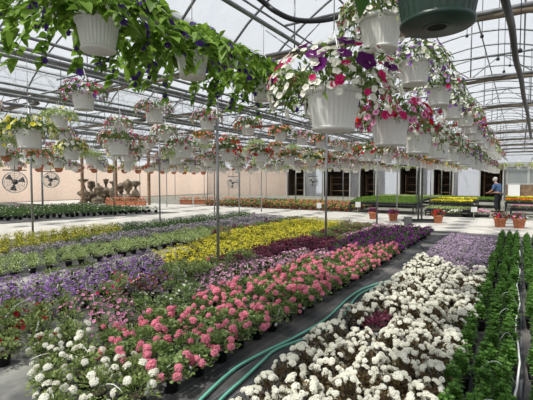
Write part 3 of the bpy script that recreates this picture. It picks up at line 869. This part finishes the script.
for k, (px, y0_, y1_, d) in enumerate([(482,2,34,5.6),(498,0,57,6.0),(504,10,70,7.2),(520,0,48,4.5),(510,20,64,8.0),(467,5,34,6.5)]):
    a = at_d(px, y1_, d); mb = MB(); zt = 3.9+.9*max(0, 1-abs((a.x+.95)/3.35))
    e = empty('weighted_cord', (a.x, a.y, a.z))  # plain cord hanging from the roof with a small weight
    mb.tube([(0,0,0),(0,0,zt-a.z)], .005, 5); mk('cord', mb, M_BLACK, e)
    mb = MB(); mb.lathe([(.001,-.05),(.022,-.05),(.024,-.02),(.008,0),(.001,0)], 10); mk('cord_weight', mb, M_BLACK, e)
    tag(e, f'thin dark cord with small weight hanging from roof, {ordn(k)} in the right cluster', 'cord')
# ------------------------------------------------------------------ walls
def back_x(px): 
    r = (px-266.5)/400; d = 36/(cP+sP*r); return d*(cP*r-sP)
M_PEACH = bpy.data.materials.new('peach_curtain'); M_PEACH.use_nodes = True
film_nodes(M_PEACH, (.86,.68,.55), (.9,.75,.6), .93)
M_SHEET = bpy.data.materials.new('white_sheet'); M_SHEET.use_nodes = True
film_nodes(M_SHEET, (.88,.90,.93), (.93,.95,.98), .5)
def wavy(x0, y0, x1, y1, z0, z1, amp=.05, n=60):
    mb = MB(); vs = []; L_ = math.hypot(x1-x0, y1-y0); nx, ny = -(y1-y0)/L_, (x1-x0)/L_
    for i in range(n+1):
        t = i/n; w = amp*math.sin(t*L_*1.7)+amp*.5*math.sin(t*L_*4.1)
        for z in (z0, (z0+z1)/2, z1): vs.append((x0+(x1-x0)*t+nx*w*(1 if z < z1 else .3), y0+(y1-y0)*t+ny*w*(1 if z < z1 else .3), z))
    mb.add(vs, [(3*i+j, 3*i+3+j, 3*i+4+j, 3*i+1+j) for i in range(n) for j in (0,1)], 0, True)
    return mb
structure('wall_left', wavy(-31.1, -3, -31.1, 36, 0, 3.0), M_PEACH)
structure('wall_left_upper', wavy(-31.1, -3, -31.1, 36, 3.0, 3.85, .0), M_SHEET)
XP = back_x(287)
structure('wall_back', wavy(-31.1, 36, XP, 36, 0, 2.9), M_PEACH)
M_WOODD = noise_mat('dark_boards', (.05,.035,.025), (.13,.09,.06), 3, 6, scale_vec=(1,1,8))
M_FRAME = mat('grey_frame', (.42,.42,.40), .5)
# white panels with real openings between them
panels = [(304.5,323.5),(350,359.5),(376,399.5),(420.5,433),(453,479.5),(503,506)]
opens = [(287,304.5),(323.5,350),(359.5,376),(399.5,420.5),(433,453),(479.5,503)]
for a, b in panels:
    x0, x1 = back_x(a), back_x(b)
    structure('wall_back_panel', wavy(x0, 36, x1, 36, 0.0, 2.75, .03, 16), M_SHEET)
hd = MB(); hd.box(-31.1, 9.1, 35.95, 36.05, 2.75, 2.9); structure('trim_header', hd, M_FRAME)
for a, b in opens:
    x0, x1 = back_x(a), back_x(b)
    f = MB(); f.box(x0-.05, x0+.05, 35.92, 36.02, 0, 2.8); f.box(x1-.05, x1+.05, 35.92, 36.02, 0, 2.8); structure('door_frame', f, M_FRAME)
for a, b in opens+[(506, 545)]:  # shed split into added boxes: openings stay dark, white sheets stay backlit
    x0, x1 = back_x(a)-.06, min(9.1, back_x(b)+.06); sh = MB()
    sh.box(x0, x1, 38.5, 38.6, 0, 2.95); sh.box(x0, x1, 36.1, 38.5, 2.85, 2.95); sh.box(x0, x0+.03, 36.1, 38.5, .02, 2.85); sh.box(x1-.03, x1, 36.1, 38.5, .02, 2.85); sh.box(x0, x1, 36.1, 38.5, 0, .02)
    structure('dark_shed_box', sh, M_WOODD)
rs = random.Random(2)
M_BRN = noise_mat('brown_wood', (.16,.10,.06), (.30,.20,.12), 4)
for k, (a, b) in enumerate(opens):   # shelves with stored crates inside the dark shed boxes
    x0, x1 = back_x(a)+.25, back_x(b)-.25
    e = empty('storage_shelf', ((x0+x1)/2, 37.4, 0.02)); w = (x1-x0)/2
    for z in (.5, 1.15, 1.8):
        mb = MB(); mb.box(-w, w, -.3, .3, z, z+.05); mk('shelf_board', mb, M_BRN, e)
    for sx in (-1, 1):
        mb = MB(); mb.box(sx*w-.04, sx*w+.04, -.3, .3, 0, 2.1); mk('upright', mb, M_BRN, e)
    tag(e, f'brown wooden shelf inside the {ordn(k)} dark opening from the left', 'shelf')
# glazed windows at the right end of the back wall
x0, x1 = back_x(506), 9.1
lw = MB(); lw.box(x0, x1, 35.95, 36.05, 0, .35); lw.box(x0, x1, 35.95, 36.05, .35, 1.25); structure('wall_back_base', lw, M_BRN)
wp = MB(); wp.box(back_x(508), back_x(520), 35.80, 35.88, .01, 1.25); tag(mk('white_board', wp, M_LABEL), 'plain white board leaning below the back windows behind the man', 'board')
M_GLASS = mat('dusty_glass', (.25,.27,.27), .15, spec=.6)
nW = 7
for k in range(nW):
    a = x0+(x1-x0)*k/nW; b = x0+(x1-x0)*(k+1)/nW
    f = MB(); f.box(a, b, 35.94, 36.04, 1.25, 1.35); f.box(a, b, 35.94, 36.04, 2.6, 2.75); f.box(a, a+.08, 35.94, 36.04, 1.35, 2.6); f.box(b-.08, b, 35.94, 36.04, 1.35, 2.6)
    o = mk(f'window_{k+1}', f, M_FRAME); o['kind'] = 'structure'
    g = MB(); g.box(a+.08, b-.08, 35.98, 36.0, 1.35, 2.6); mk('pane', g, M_GLASS, o)
# gable ends
for b in range(6):
    mb = MB(); A = arch_pts(GUT[b]); vs = [(x, 36.0, 2.9) for x, z in A]+[(x, 36.0, z) for x, z in A]; n = len(A)
    mb.add(vs, [(i, i+1, i+1+n, i+n) for i in range(n-1)]); structure('wall_gable', mb, M_SHEET)
structure('wall_right', wavy(9.1, -3, 9.1, 36, 0, 3.85, .02), M_SHEET)

# ------------------------------------------------------------------ circulation fans
M_FAN = mat('fan_grey', (.10,.10,.10), .5, metal=.3)
def fan(x, y, z, r, rz, lab, top=2.97):
    e = empty('circulation_fan', (x, y, z), rz)
    mb = MB()
    for dy in (-.07, .07):
        for q in (1.0, .82, .64, .46, .28):
            if dy > 0 and q < .9: continue
            mb.tube([(r*q*math.cos(t*PI/12), dy, r*q*math.sin(t*PI/12)) for t in range(25)], .006 if q < 1 else .011, 4, cap=False)
    for t in range(12):
        a = t*PI/6; mb.tube([(.06*math.cos(a), -.075, .06*math.sin(a)), (r*math.cos(a), -.07, r*math.sin(a)), (r*math.cos(a), .07, r*math.sin(a))], .005, 4)
    mk('guard', mb, M_WIRE, e)
    for k in range(3):
        b = MB(); a = k*2*PI/3+.3
        P = []
        for (q, w) in ((.12,.10),(.5,.34),(.85,.42)):
            for s in (-1, 1):
                t = a+s*w*.9
                P.append((r*q*math.cos(t), s*.03, r*q*math.sin(t)))
        P2 = [(x_, y_+.008, z_) for x_, y_, z_ in P]
        b.add(P+P2, [(0,1,3,2),(2,3,5,4),(6,8,9,7),(8,10,11,9),(0,2,8,6),(2,4,10,8),(1,7,9,3),(3,9,11,5),(4,5,11,10),(0,6,7,1)])
        mk('blade', b, M_FAN, e)
    b = MB(); b.lathe([(.001,-.09),(.05,-.08),(.07,0),(.07,.12),(.04,.16),(.001,.16)], 14); b.v = [(x_, z_, y_) for x_, y_, z_ in b.v]; mk('motor', b, M_FAN, e)
    b = MB(); b.box(-.28,.28,-.02,.02, r+.02, r+.05); b.tube([(0,0,r),(0,0,top-z)], .012, 6); mk('bracket', b, M_FAN, e)
    tag(e, lab, 'fan')
def fan_at(px, py, d, r, lab, rz=PSI):
    p = at_d(px, py, d); fan(p.x, p.y, p.z, r, rz, lab)
fan_at(15, 182, 11, .29, 'largest wire-guarded circulation fan hanging at the left edge', PSI+.5)
fan_at(51, 180, 15, .28, 'second circulation fan hanging right of the front left post', PSI+.7)
fan_at(233, 183, 21, .3, 'small far circulation fan hanging left of centre', PSI+.3)
fan_at(313, 182, 24, .3, 'far circulation fan before the white sheet at the back', PSI)

# ------------------------------------------------------------------ stone ornaments at the back left
M_STONE = noise_mat('weathered_stone', (.06,.045,.03), (.28,.22,.15), 6, bump=.3)
ro = random.Random(17)
for k in range(8):
    px = 84+k*7.4
    q = at(px, 203, 0); q = at_d(px, 203, 27.0+ (k % 2)*.9)
    mb = MB(); z = 0; top = 1.7-.14*(k % 3)
    vs = []; n_ = 12; lv = 26
    ph = [ro.uniform(0, 6) for _ in range(4)]
    for a_ in range(lv):
        t = a_/(lv-1); zz = top*t
        rb_ = .30*(1-.45*t)+.13*math.sin(t*11+ph[0])+.05*math.sin(t*23+ph[1])
        rb_ = max(.08, rb_) if 0 < a_ < lv-1 else .01
        for c_ in range(n_):
            q_ = 2*PI*c_/n_; r_ = rb_*(1+.25*math.sin(q_*2+ph[2]+t*5)+.12*math.sin(q_*3+ph[3]-t*9))
            vs.append((r_*math.cos(q_), r_*math.sin(q_), zz))
    mb.add(vs, [(a_*n_+c_, a_*n_+(c_+1) % n_, (a_+1)*n_+(c_+1) % n_, (a_+1)*n_+c_) for a_ in range(lv-1) for c_ in range(n_)], 0, True)
    o = mk('stone_fountain', mb, M_STONE); o.location = (q.x, q.y, 0)
    tag(o, f'tall stacked dark stone ornament by the peach wall, {ordn(k)} from left', 'garden ornament')
for k, px in enumerate((82.5, 116, 149)):
    q = at_d(px, 190, 25.5); mb = MB(); mb.box(-.07,.07,-.07,.07,0,3.7); o = mk('timber_post', mb, M_BRN); o.location = (q.x, q.y, 0)
    tag(o, f'brown timber post near the stone ornaments, {ordn(k)} from left', 'post')
def trough_flowers(q, c, L_, lab, name='flower_trough', h=.22, cat='planter', rz=PSI, m=M_TERRA, dens=70, base=.0, leafk='mid', fl=None):
    e = empty(name, (q.x, q.y, base), rz)
    b = MB(); b.add([(-L_/2*.94,-.13,0),(L_/2*.94,-.13,0),(L_/2*.94,.13,0),(-L_/2*.94,.13,0),(-L_/2,-.16,h),(L_/2,-.16,h),(L_/2,.16,h),(-L_/2,.16,h)],
          [(3,2,1,0),(4,5,6,7),(0,1,5,4),(1,2,6,5),(2,3,7,6),(3,0,4,7)]); b.box(-L_/2-.015, L_/2+.015, -.175, .175, h-.03, h+.001); mk('trough', b, m, e)
    rn = random.Random(int(abs(q.x*100))); f = MB(); g = MB(); key = fl or 't_'+c
    for i in range(dens):
        p = Vector((rn.uniform(-L_/2, L_/2), rn.uniform(-.15,.15), h+rn.uniform(.0,.12)))
        leaf(f, p, (rn.uniform(-1,1), rn.uniform(-1,1), 1), .09, .05, 'oval', .3, 0, rn)
        if i % 2: g.join(FLW[key][1][0], Matrix.Translation(p+Vector((0,0,.09))) @ frame((rn.uniform(-.6,.6), rn.uniform(-1,.3), 1)) @ Matrix.Scale(1.3, 4))
    x = mk('foliage', f, G[leafk], e); x['kind'] = 'stuff'; x = mk('blossoms', g, FLW[key][2], e); x['kind'] = 'stuff'
    tag(e, lab, cat)
for k, px in enumerate((111, 121, 131, 141)): trough_flowers(at_d(px, 201, 25), 'salmon', .6, f'terracotta trough of salmon flowers before stone ornaments, {ordn(k)} from left', h=.3)
for k, px in enumerate((186, 200, 214, 228)): trough_flowers(at_d(px, 203, 26.5), 'salmon', .8, f'long terracotta trough of red flowers at back left centre, {ordn(k)} from left', h=.3)

# ------------------------------------------------------------------ pots along the cross aisle
def big_pot(px, py, sc, flowers, leafk, lab):
    q = at(px, py, .012); rn = random.Random(px)
    e = empty('flower_pot', q)
    mk('pot', pot_terra(.30*sc, .19*sc), [M_TERRA, M_SOIL], e)
    f = foliage(rn, 130, .24*sc, .17*sc, .30*sc, .08, .05); x = mk('foliage', f, G[leafk], e); x['kind'] = 'stuff'
    pl = placements(rn, flowers, .24*sc, .17*sc, .30*sc, .02, 0)
    g = MB(); ms = []
    for key, v, M in pl:
        o = len(g.f); g.join(FLW[key][1][v], M)
        if FLW[key][2][0] not in ms: ms.append(FLW[key][2][0])
        for i in range(o, len(g.f)): g.mi[i] = ms.index(FLW[key][2][0])
    x = mk('blossoms', g, ms, e); x['kind'] = 'stuff'
    tag(e, lab, 'flower pot')
big_pot(373, 219, 1.0, [('t_purple',10,1.3),('t_crimson',8,1)], 'maroon', 'terracotta pot of dark maroon foliage beside the black bench')
big_pot(393, 221, 1.0, [('t_purple',14,1.3),('t_darkred',8,1)], 'maroon', 'terracotta pot of dark purple flowers left of the black rack')
big_pot(438, 223, 1.0, [('t_red',26,1.5),('t_purple',8,1.2)], 'dark', 'terracotta pot of red flowers right of the black rack')
big_pot(500, 227, 1.1, [('t_red',20,1.4),('t_purple',12,1.2)], 'dark', 'terracotta pot of red and purple flowers in front of the man')
big_pot(519, 228, 1.1, [('t_white',8,1.2),('t_crimson',12,1.2),('t_lav',10,1.2)], 'dark', 'terracotta pot of mixed flowers nearest the right edge')
# low black basins near the second aisle pot
for k, (px, lab) in enumerate([(452, 'low black tray of green plants right of the red pot'), (468, 'low tray of pink and white flowers on the pale aisle'), (479, 'low tray of flowers left of the man')]):
    trough_flowers(at(px, 217-k*0, 0), 'pink' if k else 'white', .8, lab, 'flower_tray', .12, 'flower tray', 0, M_BLACK, 90)

# benches of seedling trays
M_BENCH = mat('bench_black', (.03,.03,.032), .5)
def bench(x, y, w, l, h, lab):
    e = empty('bench', (x, y, 0))
    b = MB(); b.box(-w/2, w/2, -l/2, l/2, h-.05, h); mk('bench_top', b, M_BENCH, e)
    for sx in (-1, 1):
        for sy in (-1, 1):
            b = MB(); b.box(sx*(w/2-.06)-.03, sx*(w/2-.06)+.03, sy*(l/2-.06)-.03, sy*(l/2-.06)+.03, 0, h-.05); mk('leg', b, M_BENCH, e)
    b = MB(); b.box(-w/2+.06, w/2-.06, -l/2+.04, -l/2+.08, .12, .16); mk('stretcher', b, M_BENCH, e)
    tag(e, lab, 'bench')
def tray_mesh(seed, leafk, fkey=None, nf=0, hh=.1, up=2.0):
    rn = random.Random(seed)
    b = MB(); b.add([(-.28,-.28,0),(.28,-.28,0),(.28,.28,0),(-.28,.28,0),(-.3,-.3,.06),(.3,-.3,.06),(.3,.3,.06),(-.3,.3,.06)], [(3,2,1,0),(4,5,6,7),(0,1,5,4),(1,2,6,5),(2,3,7,6),(3,0,4,7)], 0)
    ms = [M_BENCH, G[leafk]]
    for i in range(170):
        leaf(b, Vector((rn.uniform(-.29,.29), rn.uniform(-.29,.29), .06+rn.uniform(0,.04))), (rn.uniform(-1,1), rn.uniform(-1,1), up), hh, .03, 'oval', .2, 1, rn)
    if fkey:
        ms += [FLW[fkey][2][0]]
        for i in range(nf): b.join(FLW[fkey][1][0], Matrix.Translation((rn.uniform(-.29,.29), rn.uniform(-.29,.29), .06+hh+rn.uniform(0,.04))) @ frame((rn.uniform(-.5,.5), rn.uniform(-.9,.3), 1)) @ Matrix.Scale(1.3, 4), 2)
    return b.mesh('seedling_tray', ms)
TR = {'g': tray_mesh(1, 'vine'), 'l': tray_mesh(2, 'lime'), 'y': tray_mesh(3, 'mid', 't_yellow', 90), 'o': tray_mesh(4, 'mid', 't_orange', 80), 'p': tray_mesh(5, 'mid', 't_pink', 60)}
TD = {'g': 'bright green seedlings', 'l': 'lime green seedlings', 'y': 'bright yellow flowers', 'o': 'orange flowers', 'p': 'pink flowers'}
def trays(k, x0, y0, nx, ny, h, where):
    for i in range(nx):
        for j in range(ny):
            o = obj('flower_tray' if k in 'yop' else 'seedling_tray', TR[k]); o.location = (x0+i*.62, y0+j*.62, h+.001); o.rotation_euler = (0,0,rk.choice([0,PI/2,PI]))
            tag(o, f'black tray of {TD[k]} on {where}', 'plant tray', f'trays of {TD[k]} on {where}')
def bench_with(k, X, Y, nx, ny, h, where):
    bench(X+(nx-1)*.31, Y+(ny-1)*.31, nx*.62+.05, ny*.62+.05, h, where.replace('the ', '', 1) if False else where+' carrying plant trays'); trays(k, X, Y, nx, ny, h, where)
bench_with('g', -6.9, 19.4, 5, 3, .45, 'low black bench behind the maroon pots')
bench_with('l', -3.3, 19.3, 3, 2, .25, 'low black bench right of the black rack')
bench_with('g', -8.2, 23.5, 6, 6, .4, 'middle black bench before the back wall')
bench_with('l', -8.6, 28.5, 8, 5, .35, 'farthest black bench by the white sheets')
bench_with('g', -3.9, 26.0, 5, 5, .4, 'black bench behind the man')
q = at(452, 203, .42)
bench_with('y', -3.5, 21.5, 3, 2, .42, 'black bench left of the man')
bench_with('y', -3.4, 23.2, 3, 2, .47, 'second black bench left of the man')
bench_with('o', -.35, 24.3, 3, 2, .42, 'black bench right of the man')
bench_with('p', -.05, 20.6, 3, 1, .32, 'small black bench at the right edge')
bench_with('y', -.4, 27.3, 4, 2, .45, 'far right black bench')
# black rack (tall double post with cross bar)
q = at(419.5, 222, .012)
e = empty('display_rack', q, PSI-.1)
for x in (-.05, .07):
    b = MB(); b.box(x-.028, x+.028, -.03, .03, 0, 1.6+16/400*q.length*.97+.0); mk('upright', b, M_BENCH, e)
b = MB(); b.box(-.75, .10, -.02, .02, 2.12, 2.17); mk('cross_bar', b, M_BENCH, e)
b = MB(); b.box(-.6, .6, -.3, .3, .0, .05); b.box(-.6,.6,-.02,.02,.05,.12); mk('base', b, M_BENCH, e)
tag(e, 'tall black metal rack standing at the cross aisle', 'rack')
# white signs
def sign(px, py, d, w, h, lab, m=M_LABEL):
    q = at_d(px, py, d); e = empty('sign', (q.x, q.y, 0), PSI)
    b = MB(); b.box(-w/2, w/2, -.01, .01, q.z-h/2, q.z+h/2); mk('board', b, m, e)
    b = MB(); b.tube([(0,.015,.0),(0,.015,q.z)], .012, 6); mk('stake', b, M_WIRE, e)
    tag(e, lab, 'sign')
sign(319, 205.5, 19.6, .22, .26, 'small blank-looking white sign before the terracotta geraniums, near the centre post')
sign(358, 204.5, 18.9, .24, .25, 'small white sign at the right end of terracotta geraniums')
sign(474, 209.5, 16.0, .24, .2, 'small white sign above the low flower trays')
sign(408, 221, 13.9, .27, .30, 'square dark grey box sign on a low stake beside the pots', mat('dark_sign', (.12,.12,.12), .5))

# ------------------------------------------------------------------ the man
def skin(name, chain_sets, m, parent, sub=2, mats=None):
    """chain_sets: joints {id:(pos, radius)}, edges [(a,b)], root id"""
    J, E_, root = chain_sets
    ids = list(J); ix = {k: i for i, k in enumerate(ids)}
    me = bpy.data.meshes.new(name); me.from_pydata([J[k][0] for k in ids], [(ix[a], ix[b]) for a, b in E_], [])
    o = obj(name, me, parent)
    md = o.modifiers.new('skin', 'SKIN'); md.use_smooth_shade = True
    sv = me.skin_vertices[0].data
    for k in ids:
        r = J[k][1]; sv[ix[k]].radius = (r, r) if not isinstance(r, tuple) else r
        sv[ix[k]].use_root = (k == root)
    o.modifiers.new('sub', 'SUBSURF').levels = sub; o.modifiers['sub'].render_levels = sub
    me.materials.append(m)
    return o
q = at_d(497, 212, 19.9)
man = empty('person', (q.x, q.y, .0), PSI+.5)
M_SKIN = mat('skin', (.50,.28,.19), .5); M_SHIRT = mat('blue_shirt', (.07,.13,.26), .8); M_TROU = mat('dark_trousers', (.02,.022,.03), .8)
# local frame: +Y is the way he faces
J = {'pel': ((0,-.05,.92), (.13,.10)), 'bel': ((0,-.03,1.08), (.14,.105)), 'che': ((0,.03,1.28), (.155,.11)), 'nk': ((0,.09,1.43), .06), 'hd': ((0,.15,1.53), .075), 'top': ((0,.17,1.64), .085),
     'sl': ((-.19,.03,1.36), .06), 'el': ((-.25,.10,1.10), .045), 'wl': ((-.20,.32,.98), .032), 'sr': ((.19,.03,1.36), .06), 'er': ((.26,.08,1.10), .045), 'wr': ((.20,.30,.96), .032),
     'hl': ((-.10,-.05,.86), .09), 'kl': ((-.12,.0,.48), .06), 'al': ((-.13,-.04,.09), .042), 'tl': ((-.14,.12,.035), .035),
     'hr': ((.10,-.05,.86), .09), 'kr': ((.12,.01,.48), .06), 'ar': ((.13,-.04,.09), .042), 'tr': ((.14,.12,.035), .035)}
E_ = [('pel','bel'),('bel','che'),('che','nk'),('nk','hd'),('hd','top'),('che','sl'),('sl','el'),('el','wl'),('che','sr'),('sr','er'),('er','wr'),('pel','hl'),('hl','kl'),('kl','al'),('al','tl'),('pel','hr'),('hr','kr'),('kr','ar'),('ar','tr')]
for s, w in ((-1,'wl'),(1,'wr')):
    wp_ = Vector(J[w][0]); pm2 = wp_+Vector((-s*.01,.07,-.02)); J['p'+w] = (tuple(pm2), (.028,.016)); E_.append((w,'p'+w))
    for fi in range(4):
        a = pm2+Vector(((fi-1.5)*.02, .045, -.01)); b_ = a+Vector((0,.035+(.01 if fi in (1,2) else 0),-.025))
        J[f'f{w}{fi}'] = (tuple(a), .009); J[f'g{w}{fi}'] = (tuple(b_), .008); E_ += [('p'+w, f'f{w}{fi}'), (f'f{w}{fi}', f'g{w}{fi}')]
    a = wp_+Vector((-s*.04,.05,-.01)); b_ = a+Vector((-s*.015,.035,-.01)); J['t'+w] = (tuple(a), .01); J['u'+w] = (tuple(b_), .009); E_ += [(w,'t'+w),('t'+w,'u'+w)]
skin('body', (J, E_, 'pel'), M_SKIN, man)
def sub(keys, grow, extra={}):
    JJ = {k: (J[k][0], tuple(x+grow for x in J[k][1]) if isinstance(J[k][1], tuple) else J[k][1]+grow) for k in keys}; JJ.update(extra)
    return JJ, [(a, b) for a, b in E_ if a in JJ and b in JJ]
JJ, EE = sub(['pel','bel','che','sl','el','sr','er'], .028); skin('shirt', (JJ, EE, 'pel'), M_SHIRT, man)['label'] = 'blue shirt'
JJ, EE = sub(['pel','hl','kl','al','hr','kr','ar'], .03); JJ['pel'] = ((0,-.05,.93), (.15,.125)); skin('trousers', (JJ, EE, 'pel'), M_TROU, man)['label'] = 'dark trousers'
hr = MB(); hr.lathe([(.001,.13),(.05,.12),(.085,.085),(.104,.03),(.104,-.03),(.09,-.07)], 18); ho = mk('hair', hr, mat('grey_hair', (.55,.53,.5), .8), man); ho.location = (0,.145,1.625); ho.rotation_euler = (.35,0,0)
for s in (-1, 1):
    b = MB(); b.lathe([(.001,-.016),(.012,-.01),(.014,.01),(.001,.018)], 8); o = mk('ear', b, M_SKIN, man); o.location = (s*.105,.15,1.58)
    b = MB(); b.box(s*.14-.05, s*.14+.05, -.10, .20, 0, .075); mk('shoe', b, M_BENCH, man)
tag(man, 'person in blue shirt and dark trousers, back turned, bending over plants', 'person')

# ------------------------------------------------------------------ camera, light
cam = bpy.data.cameras.new('camera'); co = bpy.data.objects.new('camera', cam); COL.objects.link(co)
cam.sensor_width = 36; cam.lens = 36*F/533; cam.clip_start = .05; cam.clip_end = 300
co.location = (0, 0, H); co.rotation_euler = (PI/2-PIT, 0, PSI)
scn.camera = co
w = bpy.data.worlds.new('sky'); scn.world = w; w.use_nodes = True
N = w.node_tree.nodes; L = w.node_tree.links; bg = N['Background']
tc = N.new('ShaderNodeTexCoord'); sx = N.new('ShaderNodeSeparateXYZ'); rp = N.new('ShaderNodeValToRGB')
rp.color_ramp.elements[0].color = (.92,.93,.95,1); rp.color_ramp.elements[1].color = (.84,.92,1,1)
L.new(tc.outputs['Generated'], sx.inputs[0]); L.new(sx.outputs[2], rp.inputs[0]); L.new(rp.outputs[0], bg.inputs[0])
bg.inputs[1].default_value = .60
sun = bpy.data.lights.new('sun', 'SUN'); sun.energy = 5.0; sun.angle = math.radians(5); sun.color = (1,.94,.84)
so = bpy.data.objects.new('sun', sun); COL.objects.link(so); so.rotation_euler = (math.radians(28), math.radians(-14), 0)
vs = scn.view_settings; vs.view_transform = 'Standard'; vs.look = 'None'; vs.exposure = .5; vs.gamma = 1; vs.use_curve_mapping = False
try:
    scn.cycles.use_denoising = True; scn.cycles.max_bounces = 7; scn.cycles.transparent_max_bounces = 8; scn.cycles.diffuse_bounces = 4
except Exception: pass
print('OBJECTS', len(bpy.data.objects), 'baskets', bcount, counts)
